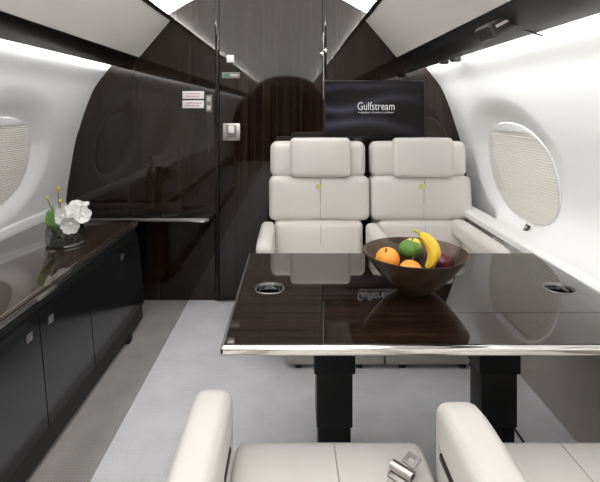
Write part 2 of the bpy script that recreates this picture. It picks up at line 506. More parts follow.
# jamb trims
for i, (xa, xb) in enumerate(((-0.514, -0.494), (0.197, 0.2195))):
    bm = nb(); tube(bm, [((xa+xb)/2, YB+0.002, 0.0), ((xa+xb)/2, YB+0.002, 1.0), ((xa+xb)/2, YB+0.002, ztop((xa+xb)/2-XC))], 0.015, 24)
    struct('trim_%d' % (12+i), bm, M['blackgloss'], False)
bm = nb(); box(bm, 0.1985, 0.2045, YB-0.020, YB-0.0142, 1.34, 1.78); struct('trim_14', bm, M['steel'], False)  # added steel strip standing in for the highlight on the jamb
bm = nb(); box(bm, -0.5, 0.19, YB-0.035, YB+0.0, 0.0, 0.008, 0.002); struct('trim_15', bm, M['nickel'])
# latch on door
bm = nb(); box(bm, -0.467, -0.352, YB-0.006, YB+0.002, 1.063, 1.178, 0.004)
lp = obj('latch_plate', bm, M['nickel'], d1)
bm = nb(); box(bm, -0.445, -0.375, YB-0.007, YB-0.005, 1.078, 1.165, 0.0)
obj('latch_recess', bm, M['greyplate'], lp, False)
bm = nb(); cushion(bm, (-0.409, YB-0.014, 1.137), (0.040, 0.022, 0.048), 0.008)
obj('latch_button', bm, M['placard'], lp)
# hinge fittings
for z, dx in ((1.662, 0.012), (1.640, -0.012)):
    bm = nb(); box(bm, 0.190+dx, 0.215+dx, YB-0.026, YB-0.012, z-0.006, z+0.006, 0.002); tube(bm, [(0.207+dx, YB-0.022, z-0.015), (0.207+dx, YB-0.022, z+0.015)], 0.005, 10)
    obj('hinge', bm, M['chrome'], d1)

def px(u, v, D): return Vector(((u-293)*D/470.0, D, 1.273-(v-109)*D/470.0))

# placards, switches
for i, (v, w) in enumerate(((95.0, 'upper'), (104.3, 'lower'))):
    p = px(193.3, v, YB)
    t = thing('placard', '%s of two white placards on the dark wood bulkhead' % w, 'placard', (p.x, YB, p.z-0.026), 'white bulkhead placards')
    bm = nb(); box(bm, p.x-0.072, p.x+0.072, YB-0.005, YB-0.0002, p.z-0.026, p.z+0.026, 0.003); obj('plate', bm, M['placard'], t)
    bm = nb()
    for r_, (zz, a, b) in enumerate(((0.008, -0.045, 0.048), (-0.009, -0.048, 0.03))):
        x = a
        while x < b:
            w_ = random.uniform(0.008, 0.018); box(bm, p.x+x, p.x+x+w_, YB-0.0056, YB-0.0049, p.z+zz-0.0035, p.z+zz+0.0035); x += w_+0.005
    obj('print', bm, M['print'], t, False)
p = px(209, 103.5, YB)
bm = nb(); box(bm, p.x-0.022, p.x+0.022, YB-0.006, YB-0.0002, p.z-0.058, p.z+0.058, 0.003)
t = thing('switch_plate', 'narrow upright grey switch plate right of the white placards', 'switch', (p.x, YB, p.z-0.058))
obj('plate', bm, M['greyplate'], t)
for zz in (0.03, -0.03):
    bm = nb(); box(bm, p.x-0.012, p.x+0.012, YB-0.009, YB-0.0055, p.z+zz-0.016, p.z+zz+0.016, 0.002); obj('button', bm, M['base'], t)
p = px(230.5, 58.8, YB)
bm = nb(); box(bm, p.x-0.025, p.x+0.025, YB-0.008, YB+0.0018, p.z-0.025, p.z+0.025, 0.004)
tag(obj('wall_sensor', bm, M['placard']), 'small white square sensor high on the dark door', 'sensor')
p = px(231, 75.3, YB)
t = thing('indicator_plate', 'rounded grey plate with green mark on the door above the latch', 'plate', (p.x, YB, p.z-0.02))
bm = nb(); cushion(bm, (p.x, YB-0.001, p.z), (0.122, 0.006, 0.040), 0.003, n=3); obj('plate', bm, M['greyplate'], t)
bm = nb(); box(bm, p.x-0.048, p.x-0.012, YB-0.0052, YB-0.0036, p.z-0.012, p.z+0.012, 0.0005); obj('green_mark', bm, M['greenled'], t, label='green square mark')
bm = nb(); box(bm, p.x-0.004, p.x+0.05, YB-0.0050, YB-0.0036, p.z-0.006, p.z+0.006, 0.0005); obj('print', bm, M['base'], t)
# side shelf at left bulkhead
t = thing('wall_shelf', 'black gloss shelf with bright metal edge below the placards on the bulkhead', 'shelf', (-0.9, YB, 0.585))
bm = nb(); box(bm, -1.475, -0.522, 2.885, YB-0.001, 0.582, 0.604, 0.004); obj('shelf_board', bm, M['blackgloss'], t)
bm = nb(); box(bm, -1.475, -0.520, 2.875, 2.8845, 0.583, 0.602, 0.003); obj('shelf_edge', bm, M['steel'], t)
bm = nb(); box(bm, -0.5215, -0.514, 2.877, YB-0.002, 0.583, 0.602, 0.003); obj('shelf_edge', bm, M['steel'], t)
bm = nb(); box(bm, -0.63, -0.54, 2.868, 2.8745, 0.580, 0.590, 0.002); obj('pull', bm, M['chrome'], t)

# television
tx0, tx1, tz0, tz1 = 0.203, 0.868, 1.088, 1.462
tv = thing('television', 'black wall television showing dark waves and a white wordmark', 'television', ((tx0+tx1)/2, 3.1, tz0))
TY = 3.085
bm = nb(); box(bm, tx0, tx1, TY, YB-0.001, tz0, tz1, 0.004); obj('casing', bm, M['black'], tv)
me_bm = nb(); w, h = (tx1-tx0)/2-0.008, (tz1-tz0)/2-0.008
f = [me_bm.verts.new(v) for v in ((-w, 0, -h), (w, 0, -h), (w, 0, h), (-w, 0, h))]; me_bm.faces.new(f)
sc_ = obj('screen', me_bm, M['screen'], tv, False)
sc_.location = Vector(((tx0+tx1)/2, TY-0.0015, (tz0+tz1)/2)) - WL[tv]; WL[sc_] = Vector(((tx0+tx1)/2, TY-0.0015, (tz0+tz1)/2))

def text_mesh(name, s, width, height, c, m, parent, bold=0.0):
    cu = bpy.data.curves.new(name, 'FONT'); cu.body = s; cu.size = 1.0; cu.align_x = 'CENTER'; cu.align_y = 'CENTER'; cu.offset = bold
    to = bpy.data.objects.new('t', cu); COL.objects.link(to)
    dg = bpy.context.evaluated_depsgraph_get(); dg.update()
    me = bpy.data.meshes.new_from_object(to.evaluated_get(dg))
    bpy.data.objects.remove(to)
    xs = [v.co.x for v in me.vertices]; ys = [v.co.y for v in me.vertices]
    cx, cy = (min(xs)+max(xs))/2, (min(ys)+max(ys))/2; sx = width/(max(xs)-min(xs)); sy = height/(max(ys)-min(ys))
    for v in me.vertices: v.co = Vector((c[0]+(v.co.x-cx)*sx, c[1], c[2]+(v.co.y-cy)*sy))
    me.name = name; me.materials.clear(); me.materials.append(m)
    o = bpy.data.objects.new(name, me); COL.objects.link(o); o.parent = parent; o.location = -WL[parent]; WL[o] = Vector()
    return o
p = px(376, 107, TY)
text_mesh('wordmark', 'Gulfstream', 0.242, 0.052, (p.x, TY-0.003, p.z+0.006), M['logo'], sc_, 0.0)
p = px(376, 112.5, TY)
text_mesh('tagline', 'A GENERAL DYNAMICS COMPANY', 0.236, 0.010, (p.x, TY-0.003, p.z), M['logo'], sc_, 0.0)

# forward bulkhead with doorway
bm = nb(); bulk_panel(bm, XC-1.345, -0.55, YF-0.04, YF); struct('wall_front', bm, M['bulk'], False)
bm = nb(); bulk_panel(bm, 0.22, XC+1.345, YF-0.04, YF); struct('wall_front.001', bm, M['bulk'], False)
bm = nb(); bulk_panel(bm, -0.55, 0.22, YF-0.04, YF, 1.85); struct('wall_front.002', bm, M['bulk'], False)
bm = nb(); box(bm, -0.55, 0.22, YF-0.08, YF-0.045, 0, 1.9); struct('door_2', bm, M['black'], False)

# overhead service module on right valance
t = thing('speaker_module', 'small dark overhead service module on the right valance', 'module', (0.722, 1.66, 1.53))
A = Matrix.Rotation(math.radians(-28), 3, 'Y')
bm = nb(); cushion(bm, (0.722, 1.66, 1.562), (0.115, 0.13, 0.056), 0.014, rot=A.to_3x3())
obj('housing', bm, M['module'], t)
bm = nb(); box(bm, -0.026, 0.026, -0.002, 0.002, -0.005, 0.005, 0.001)
for v in bm.verts: v.co = A @ v.co + Vector((0.712, 1.5945, 1.565))
obj('print', bm, M['base'], t)
bm = nb(); tube(bm, [(0.760, 1.62, 1.560), (0.795, 1.61, 1.545), (0.834, 1.615, 1.532), (0.850, 1.60, 1.522)], 0.003, 8)
tag(obj('cable', bm, M['module']), 'thin grey cable trailing from the overhead module along the bright wall', 'cable')
for i, (u, v) in enumerate(((444, 59.0), (455, 56.5))):
    p = px(u, v, 2.62 if i == 0 else 2.5)
    bm = nb(); cushion(bm, p+Vector((0, 0, -0.012)), (0.045, 0.05, 0.035), 0.008, n=3)
    tag(obj('valance_clip', bm, M['val']), '%s of two small dark clips under the right valance' % ('farther' if i == 0 else 'nearer'), 'clip', 'valance clips')
# shade switch under right window
SW = Vector((0, 2.17, 0.714))
for _ in range(30):      # on the sloping sill
    SW.x = wall_x(SW.y, SW.z, 1); SW.y = 0.5*SW.y+0.5*SW.x*470/233; SW.z = 1.273-121*SW.y/470
e_ = 0.01
du = Vector((wall_x(SW.y, SW.z+e_, 1)-wall_x(SW.y, SW.z-e_, 1), 0, 2*e_)).normalized()
dv = Vector((wall_x(SW.y+e_, SW.z, 1)-wall_x(SW.y-e_, SW.z, 1), 2*e_, 0)).normalized()
nn = du.cross(dv).normalized()
if nn.x > 0: nn = -nn
dv = nn.cross(du)
nn = (nn+Vector((-1.6, 0, 0))).normalized(); du = (Vector((0, 0, 1))-nn*nn.z).normalized(); dv = nn.cross(du)
RS = Matrix((nn, dv, du)).transposed()
t = thing('shade_switch', 'small dark shade switch on the white wall under the right oval window', 'switch', SW)
bm = nb(); box(bm, -0.004, 0.006, -0.020, 0.020, -0.028, 0.028, 0.003)
for v in bm.verts: v.co = RS @ v.co + SW
obj('plate', bm, M['val'], t)
for zz in (-0.011, 0.011):
    bm = nb(); box(bm, 0.0055, 0.009, -0.011, 0.011, zz-0.007, zz+0.007, 0.001)
    for v in bm.verts: v.co = RS @ v.co + SW
    obj('button', bm, M['base'], t)

# ------------------------------------------------------------------ credenza
cr = thing('credenza', 'long low dark gloss wood credenza along the left wall', 'cabinet', (-1.2, 0.9, 0))
CY0, CY1 = -1.0, 2.80
bm = nb()
prism_y(bm, [(-1.40, 0.10), (-0.905, 0.10), (-0.942, 0.574), (-1.44, 0.574)], CY0, CY1); obj('body', bm, M['black'], cr, False)
bm = nb(); prism_y(bm, [(-1.38, 0.0), (-0.935, 0.0), (-0.93, 0.10), (-1.38, 0.10)], CY0, CY1-0.06); obj('plinth', bm, M['border'], cr, False)
bm = nb(); prism_y(bm, [(-0.928, 0.03), (-0.893, 0.03), (-0.899, 0.118), (-0.93, 0.118)], CY0, CY1-0.002); obj('kick_panel', bm, M['black'], cr, False)
bm = nb(); box(bm, -1.496, -0.928, CY0, CY1+0.004, 0.575, 0.600, 0.006, 3); top_ = obj('worktop', bm, M['cred'], cr)
bm = nb(); box(bm, -0.9275, -0.923, CY0, CY1+0.004, 0.578, 0.597, 0.0018, 2); obj('edge_trim', bm, M['steel'], cr)
bm = nb(); box(bm, -0.950, -0.947, CY0, CY1, 0.5995, 0.6006); obj('inlay_line', bm, M['nickel'], cr, False)
def face_x(z): return -0.899 + (-0.942+0.899)*(z-0.118)/(0.574-0.118)
edges = [-1.0, -0.5, 0.0, 0.5, 0.94, 1.31, 1.706, 2.108, 2.705, 2.80]
for i, (a, b) in enumerate(zip(edges, edges[1:])):
    bm = nb(); g = 0.003
    z0, z1 = 0.122, 0.535
    P = [(face_x(z0)-0.004, z0), (face_x(z0)+0.014, z0), (face_x(z1)+0.014, z1), (face_x(z1)-0.004, z1)]
    prism_y(bm, P, a+g, b-g)
    if i == len(edges)-2:
        obj('end_stile', bm, M['door'], cr, False); continue
    d = obj('door', bm, M['door'], cr, False)
    ly = b-0.07 if i == 5 else a+0.075
    if i == 7: ly = b-0.18
    zc = 0.478
    bm = nb(); box(bm, face_x(zc)+0.013, face_x(zc)+0.018, ly-0.017, ly+0.017, zc-0.015, zc+0.015, 0.002)
    obj('latch', bm, M['steel'], d)
bm = nb(); box(bm, -0.923, -0.913, 1.69, 1.82, 0.580, 0.593, 0.003)
obj('edge_catch', bm, M['nickel'], cr, label='bright metal catch on the worktop edge')
bm = nb(); cushion(bm, (-0.90, 2.56, 0.018), (0.04, 0.05, 0.034), 0.01, n=3); obj('foot', bm, M['black'], cr)

# ------------------------------------------------------------------ table
TX0, TX1, TY0, TY1, TZ = -0.183, 1.006, 1.200, 1.975, 0.668
tb = thing('table', 'dark gloss wood dining table on two black pedestals', 'table', (0.41, 1.6, 0))
SEAM = 1.395
CUPS = [(-0.079, 1.587), (0.899, 1.587)]
def top_piece(y0, y1, holes):
    bm = nb()
    outer = [bm.verts.new((x, y, TZ)) for x, y in ((TX0+.006, y0), (TX1-.004, y0), (TX1-.004, y1), (TX0+.006, y1))]
    es = [bm.edges.new((outer[i], outer[(i+1) % 4])) for i in range(4)]
    for hx, hy in holes:
        n = 40; lp = [bm.verts.new((hx+0.047*math.copysign(abs(math.cos(2*PI*k/n))**0.8, math.cos(2*PI*k/n)), hy+0.047*math.copysign(abs(math.sin(2*PI*k/n))**0.8, math.sin(2*PI*k/n)), TZ)) for k in range(n)]
        es += [bm.edges.new((lp[i], lp[(i+1) % n])) for i in range(n)]
    bmesh.ops.triangle_fill(bm, edges=es, use_beauty=True)
    lo = [bm.verts.new((v.co.x, v.co.y, TZ-0.028)) for v in outer]
    for i in range(4): bm.faces.new((outer[i], outer[(i+1) % 4], lo[(i+1) % 4], lo[i]))
    bm.faces.new(lo)
    return bm
obj('tabletop', top_piece(SEAM+0.0015, TY1-0.004, CUPS), M['table'], tb, False)
obj('table_leaf', top_piece(TY0+0.010, SEAM-0.0015, []), M['table'], tb, False)
bm = nb(); box(bm, TX0+0.01, TX1-0.01, SEAM-0.0012, SEAM+0.0012, TZ-0.01, TZ-0.0012); obj('joint_strip', bm, M['steel'], tb, False)
bm = nb()
prism = []
cushion(bm, ((TX0+TX1)/2, TY0+0.004, TZ-0.0130), (TX1-TX0+0.006, 0.020, 0.025), 0.009, n=4); obj('edge_trim', bm, M['chrome'], tb)
bm = nb(); cushion(bm, (TX0+0.002, (TY0+TY1)/2, TZ-0.0145), (0.009, TY1-TY0, 0.0245), 0.004, n=4); obj('edge_trim', bm, M['steel'], tb)
bm = nb(); cushion(bm, ((TX0+TX1)/2, TY1+0.001, TZ-0.0145), (TX1-TX0, 0.009, 0.0245), 0.004, n=4); obj('edge_trim', bm, M['steel'], tb)
bm = nb(); box(bm, TX0+0.016, TX0+0.030, TY0+0.016, TY0+0.036, TZ-0.001, TZ+0.0012, 0.0005); obj('corner_button', bm, M['steel'], tb)
for hx, hy in CUPS:
    def cl(rad, z): return [(hx+rad*math.copysign(abs(math.cos(2*PI*k/40))**0.8, math.cos(2*PI*k/40)), hy+rad*math.copysign(abs(math.sin(2*PI*k/40))**0.8, math.sin(2*PI*k/40)), z) for k in range(40)]
    bm = nb(); R = [[bm.verts.new(v) for v in cl(r_, z)] for r_, z in ((0.047, TZ-0.001), (0.045, TZ-0.012), (0.038, TZ-0.018), (0.036, TZ-0.045), (0.032, TZ-0.050))]
    for a, b in zip(R, R[1:]):
        for i in range(40): bm.faces.new((a[i], a[(i+1) % 40], b[(i+1) % 40], b[i]))
    bm.faces.new(R[-1])
    cup = obj('cup_holder', bm, M['blackgloss'], tb)
    bm = nb(); R = [[bm.verts.new(v) for v in cl(r_, z)] for r_, z in ((0.0435, TZ-0.006), (0.0455, TZ+0.0018), (0.0480, TZ+0.0022), (0.0495, TZ+0.0002))]
    for a, b in zip(R, R[1:]):
        for i in range(40): bm.faces.new((a[i], a[(i+1) % 40], b[(i+1) % 40], b[i]))
    obj('rim', bm, M['steel'], cup)
for lx in (0.147, 0.728):
    bm = nb(); yc = 1.712
    box(bm, lx-0.0725, lx+0.0725, yc-0.062, yc+0.062, 0.34, TZ-0.029, 0.003)
    box(bm, lx-0.0635, lx+0.0635, yc-0.054, yc+0.054, 0.147, 0.345, 0.003)
    box(bm, lx-0.0575, lx+0.0575, yc-0.048, yc+0.048, 0.0, 0.15, 0.003)
    obj('leg', bm, M['black'], tb)
    bm = nb(); box(bm, lx-0.04, lx+0.10, yc-0.30, yc+0.22, TZ-0.05, TZ-0.0285); obj('bracket', bm, M['black'], tb, False)

# ------------------------------------------------------------------ bowl + fruit
BX, BY = 0.407, 1.571
prof = [(0.0000, 0.0054), (0.0450, 0.0054), (0.0468, 0.0000), (0.0558, 0.0000), (0.0594, 0.0054), (0.0810, 0.0216), (0.1062, 0.0450), (0.1305, 0.0729), (0.1530, 0.1026), (0.1724, 0.1287),
        (0.1715, 0.1300), (0.1696, 0.1291), (0.1503, 0.1035), (0.1278, 0.0747), (0.1035, 0.0477), (0.0783, 0.0252), (0.0540, 0.0108), (0.0000, 0.0090)]
bm = nb(); lathe(bm, prof, (BX, BY, TZ+0.001), 72)
tag(obj('fruit_bowl', bm, M['bronze']), 'wide bronze brown bowl of fruit on the dark table', 'bowl')
def sphere_prof(r, sq=1.0, dimple=0.0, n=18):
    out = []
    for i in range(n+1):
        a = -PI/2 + PI*i/n
        rr = r*math.cos(a); z = r*sq*math.sin(a)
        if dimple: z -= math.copysign(dimple*math.exp(-(rr/(0.45*r))**2), z)
        out.append((max(rr, 0) if 0 < i < n else 0, z))
    return out
def fruit(name, lab, cat, m, c, r, sq=0.95, dim=0.004, rot=None, lobes=0, lobe=0, stem=True, group=None, sx=1):
    t = thing(name, lab, cat, (c[0], c[1], c[2]-r*sq), group)
    R = rot.to_matrix() if rot else None
    bm = nb(); lathe(bm, sphere_prof(r, sq, dim), c, 36, R, sx=sx, lobes=lobes, lobe=lobe); obj('flesh' if False else 'skin', bm, m, t)
    if stem:
        bm = nb(); pts = [Vector((0, 0, r*sq-dim*1.6)), Vector((0.002, 0, r*sq+0.004)), Vector((0.005, 0.002, r*sq+0.010))]
        tube(bm, [(R @ q if R else q)+Vector(c) for q in pts], [0.003, 0.0022, 0.003], 8); obj('stem', bm, M['stem'], t)
    return t
fruit('orange', 'large orange at the left side of the brown bowl', 'fruit', M['orange'], (0.315, 1.566, 0.772), 0.0405, 0.95, 0.003, Euler((0.5, -0.3, 0)), group='fruit in the bowl')
fruit('orange', 'orange at the front of the bowl partly hidden by its rim', 'fruit', M['orange'], (0.376, 1.503, 0.755), 0.0369, 0.95, 0.003, Euler((-0.6, 0.3, 0)), group='fruit in the bowl')
fruit('green_apple', 'glossy green apple in the middle of the bowl', 'fruit', M['green'], (0.400, 1.610, 0.790), 0.0395, 0.9, 0.010, Euler((-0.5, 0.35, 0)), 5, 0.03, group='fruit in the bowl')
fruit('red_apple', 'dark red apple at the right side of the bowl', 'fruit', M['red'], (0.489, 1.540, 0.773), 0.0385, 0.88, 0.010, Euler((-0.35, 0.25, 0)), 5, 0.03, group='fruit in the bowl')
t = fruit('lemon', 'yellow lemon behind the green apple in the bowl', 'fruit', M['lemon'], (0.425, 1.675, 0.785), 0.0270, 1.35, -0.006, Euler((0.1, 1.35, 0.1)), stem=False, group='fruit in the bowl')
t = thing('banana', 'yellow banana standing up curved against the green apple', 'fruit', (0.44, 1.53, 0.75), 'fruit in the bowl')
bm = nb(); bp = [px(427, 268, 1.528), px(432, 262, 1.528), px(434.5, 254, 1.528), px(432.5, 246, 1.537), px(427, 239, 1.546), px(421, 234.5, 1.555)]
def cat(pts, n):
    out = []
    P = [pts[0]*2-pts[1]] + pts + [pts[-1]*2-pts[-2]]
    for i in range(1, len(P)-2):
        for j in range(n):
            s = j/n; a, b, c, d = P[i-1], P[i], P[i+1], P[i+2]
            out.append(0.5*((2*b)+(c-a)*s+(2*a-5*b+4*c-d)*s*s+(3*b-3*c+d-a)*s**3))
    out.append(pts[-1]); return out
sm = cat(bp, 5); n_ = len(sm)-1
tube(bm, sm, [0.0218*max(0.28, min(1, (math.sin(PI*(0.06+0.86*i/n_)))**0.55)) for i in range(n_+1)], 7)
obj('peel', bm, M['banana'], t)
bm = nb(); tube(bm, [px(421.5, 235, 1.555), px(417.5, 231.5, 1.560), px(413.5, 230.3, 1.564)], [0.008, 0.0056, 0.0058], 7); obj('stalk', bm, M['bud'], t)

# ------------------------------------------------------------------ vase with orchid
VX, VY = -1.142, 2.355
bm = nb(); lathe(bm, [(0, 0.0), (0.084, 0.0), (0.088, 0.004), (0.089, 0.05), (0.088, 0.105), (0.086, 0.106), (0.0845, 0.104), (0.085, 0.05), (0.083, 0.010), (0, 0.009)], (VX, VY, 0.600), 56)
tag(obj('glass_vase', bm, M['glass']), 'round clear glass vase with flowers on the credenza', 'vase')
bm = nb(); lathe(bm, [(0, 0.0125), (0.0815, 0.0125), (0.0825, 0.04), (0.0825, 0.058), (0, 0.058)], (VX, VY, 0.600), 48)
o = obj('water', bm, M['water']); tag(o, 'shallow clear water inside the glass vase', 'water'); o['kind'] = 'stuff'
bm = nb()
for i in range(60):
    a = random.uniform(0, 2*PI); r_ = 0.072*math.sqrt(random.random()); s = random.uniform(0.007, 0.011)
    lathe(bm, sphere_prof(s, 0.7, 0, 6), (VX+r_*math.cos(a), VY+r_*math.sin(a), 0.600+0.0135+s+random.choice((0, 0.006, 0.012))), 8, Euler((random.random(), random.random(), 0)).to_matrix())
o = obj('pebbles', bm, M['pebble']); tag(o, 'grey pebbles on the bottom of the glass vase', 'pebbles'); o['kind'] = 'stuff'
t = thing('flower_arrangement', 'white orchid blooms with leaf and budding twig standing in glass vase', 'flowers', (VX, VY, 0.615))
def petal(bm, c, d, nrm, L, W):
    d = d.normalized(); nrm = (nrm-d*nrm.dot(d)).normalized(); s = d.cross(nrm); g = []
    for i in range(7):
        u = i/6; w = W*math.sin(PI*min(1, 0.12+0.86*u))**0.6*(0.6+0.5*u) if i < 6 else W*0.35; row = []
        for j in range(5):
            v = -1+j/2
            row.append(bm.verts.new(c + d*L*u + s*w*v + nrm*(0.25*L*u*u*0.6 + 0.25*W*v*v)))
        g.append(row)
    for a, b in zip(g, g[1:]):
        for j in range(4): bm.faces.new((a[j], a[j+1], b[j+1], b[j]))
for (u, v, dd, nd, S) in ((70, 213, 2.33, (0.3, -1, 0.3), 0.058), (62, 215, 2.30, (-0.4, -1, 0.2), 0.05), (69, 222, 2.27, (0.1, -1, -0.3), 0.056), (79, 214, 2.34, (0.7, -0.8, 0.2), 0.05), (74, 207, 2.40, (0.2, -0.6, 0.8), 0.045)):
    bm = nb(); c = px(u+2.5, v+1, dd); S *= 0.92; nv = Vector(nd).normalized()
    a1 = nv.cross(Vector((0, 0, 1))).normalized(); a2 = nv.cross(a1)
    off = random.random()
    for k_ in range(6):
        th = 2*PI*k_/6+off
        petal(bm, c + nv*(0.004 if k_ % 2 else 0), a1*math.cos(th)+a2*math.sin(th)+nv*0.25, nv, S, S*0.62)
    lathe(bm, sphere_prof(0.011, 0.9, 0, 8), c+nv*0.012, 10)
    bl = obj('bloom', bm, M['petal'], t)
    bl.modifiers.new('thick', 'SOLIDIFY').thickness = 0.002
    bl.modifiers.new('sub', 'SUBSURF').levels = 1; bl.modifiers['sub'].render_levels = 1
bm = nb(); lathe(bm, sphere_prof(0.022, 0.62, 0, 12), px(85, 204.5, 2.36), 20, Euler((0.2, -0.35, 0)).to_matrix()); lathe(bm, sphere_prof(0.018, 0.7, 0, 12), px(79.5, 206.5, 2.36), 20); obj('bud', bm, M['petal'], t)
stem_base = Vector((VX, VY, 0.622))
for (u, v, dd, m_, r_) in ((58, 189, 2.36, 'tip', 0.0085), (47, 197.5, 2.36, 'bud', 0.008), (60.5, 201, 2.36, 'bud', 0.009)):
    e = px(u, v, dd); mid = (stem_base+e)/2 + Vector((-0.01, 0, 0.01))
    bm = nb(); tube(bm, cat([stem_base, mid, e], 5), 0.0022, 6); obj('twig', bm, M['stem'], t)
    bm = nb(); lathe(bm, sphere_prof(r_, 1.9 if m_ == 'tip' else 1.2, 0, 10), e, 12); obj('bud', bm, M[m_], t)
for (u, v, S) in ((56, 205, 1), (52.5, 209, -1)):
    bm = nb(); base = Vector((VX-0.02, VY-0.02, 0.63)); e = px(u-3, v, 2.33); g = []
    for i in range(9):
        q = i/8; c = base.lerp(e, q) + Vector((-0.020*math.sin(PI*q), -0.01*math.sin(PI*q), 0)); w = 0.016*math.sin(PI*min(1, 0.1+0.88*q))**0.7
        g.append([bm.verts.new(c+Vector((w*k2, 0.006*abs(k2)*S, 0))) for k2 in (-1, 0, 1)])
    for a, b in zip(g, g[1:]):
        for j in range(2): bm.faces.new((a[j], a[j+1], b[j+1], b[j]))
    lf = obj('leaf', bm, M['leaf'], t); lf.modifiers.new('thick', 'SOLIDIFY').thickness = 0.0015
bm = nb()
for a in (0, 1.6, 3.2): tube(bm, cat([stem_base+Vector((0.02*math.cos(a), 0.02*math.sin(a), 0)), Vector((VX+0.01, VY-0.01, 0.68)), px(70, 214, 2.35)], 4), 0.003, 6)
obj('flower_stem', bm, M['leaf'], t)

# ------------------------------------------------------------------ seats
def armrest(t, x0, x1, yf, yr, zt, facing, rake=0.0, slot=None, hgt=0.235):
    """yf = tip (towards the table) yr = root at the backrest"""
    y0, y1 = min(yf, yr), max(yf, yr)
    cx = (x0+x1)/2; Ly = y1-y0
    tip = -1 if facing < 0 else 1     # local direction of the tip
    def fn(p):
        u = tip*p.y/(Ly/2)           # 1 at tip
        k = max(0.0, (u-0.55)/0.45)
        q = p.copy()
        if p.z > 0: q.z -= 0.020*k*k
        else: q.z += 0.05*k*k
        q.z += rake*(u-1)*Ly/2
        return q
    bm = nb(); cushion(bm, (cx, (y0+y1)/2, zt-hgt/2), (x1-x0, Ly, hgt), 0.028, (0.003, 0, 0.004), fn=fn, n=10)
    a = obj('armrest', bm, M['leather'], t)
    bm = nb(); box(bm, x0+0.012+(0.05 if hgt < 0.2 else 0), x1-0.012, y0+(0.06 if hgt > 0.2 else 0.30), y1-0.02, 0.14, zt-hgt+0.03, 0.006); obj('armrest_panel', bm, M['leather'], t)
    if slot:
        sx, ya, yb = slot
        bm = nb(); cushion(bm, (sx, (ya+yb)/2, zt-0.105), (0.012, abs(yb-ya), 0.016), 0.004, n=3); obj('recline_lever', bm, M['black'], a)
    return a

def seam_line(t, pts, r=0.0016):
    bm = nb(); tube(bm, pts, r, 6); obj('stitching', bm, M['leather_seam'], t)

def far_seat(xc, lab, arms):
    t = thing('aircraft_seat', lab, 'seat', (xc, 2.6, 0), 'ivory cabin seats')
    W = 0.596
    def R(deg): return Matrix.Rotation(math.radians(deg), 3, 'X')
    # base, shroud and cushion
    bm = nb(); box(bm, (xc-0.185 if xc < 0.5 else xc-0.312), (xc+0.290 if xc < 0.5 else xc+0.098), 2.30, 2.90, 0.02, 0.22, 0.008); obj('seat_base', bm, M['base'], t)
    for sx in (-1, 1):
        bm = nb(); cushion(bm, (xc+sx*0.15+(0.02 if xc < 0.5 else -0.08), 2.33, 0.012), (0.03, 0.05, 0.023), 0.006, n=3); obj('foot', bm, M['black'], t)
    bm = nb(); cushion(bm, (xc, 2.53, 0.335), (0.52, 0.54, 0.17), 0.045, (0, 0, 0.012)); obj('seat_cushion', bm, M['leather'], t)
    bm = nb(); box(bm, xc-0.25, xc+0.25, 2.32, 2.88, 0.19, 0.27, 0.01); obj('seat_shroud', bm, M['leather'], t)
    # lower block
    bm = nb(); cushion(bm, (xc-0.005, 2.835, 0.50), (0.525, 0.16, 0.215), 0.035, (0, 0.012, 0.006), rot=R(-3)); lo = obj('lumbar_cushion', bm, M['leather'], t)
    bm = nb(); cushion(bm, (xc, 2.865, 0.737), (W+0.006, 0.16, 0.262), 0.036, (0, 0.016, 0.004), rot=R(-3)); mid = obj('backrest', bm, M['leather'], t)
    bm = nb(); cushion(bm, (xc-0.006, 2.895, 0.966), (W-0.018, 0.14, 0.216), 0.042, (0, 0.012, 0.004), rot=R(-3)); hd = obj('headrest', bm, M['leather'], t)
    bm = nb(); cushion(bm, (xc+0.005, 2.800, 0.985), (0.358, 0.065, 0.232), 0.026, (0, 0.010, 0.002), rot=R(-3)); pl = obj('head_pillow', bm, M['leather'], t)
    bm = nb(); box(bm, xc-0.27, xc+0.27, 2.93, 3.03, 0.12, 0.99, 0.02); obj('back_shell', bm, M['leather'], t)
    seam_line(mid, [(xc+0.005, 2.768, 0.848), (xc+0.005, 2.7675, 0.80), (xc+0.005, 2.772, 0.62)])
    seam_line(lo, [(xc+0.005, 2.744, 0.598), (xc+0.005, 2.742, 0.50), (xc+0.005, 2.75, 0.42)])
    bm = nb(); box(bm, xc+0.001, xc+0.009, 2.760, 2.764, 0.825, 0.862, 0.001); st = obj('strap', bm, M['leather_seam'], mid)
    bm = nb(); cushion(bm, (xc-0.008, 2.7600, 0.817), (0.030, 0.006, 0.030), 0.0028, n=3); obj('tag', bm, M['yellow'], mid, label='small yellow square tag')
    for a in arms: armrest(t, *a)
    return t
far_seat(0.157, 'ivory leather seat behind the table, left one of the facing pair by the bulkhead', [(-0.187, -0.107, 2.34, 2.80, 0.607, -1), (0.424, 0.504, 2.34, 2.765, 0.607, -1)])
far_seat(0.767, 'ivory leather seat under the television, beside the right wall', [(0.925, 1.004, 2.06, 2.76, 0.632, -1, 0.0, None, 0.10)])

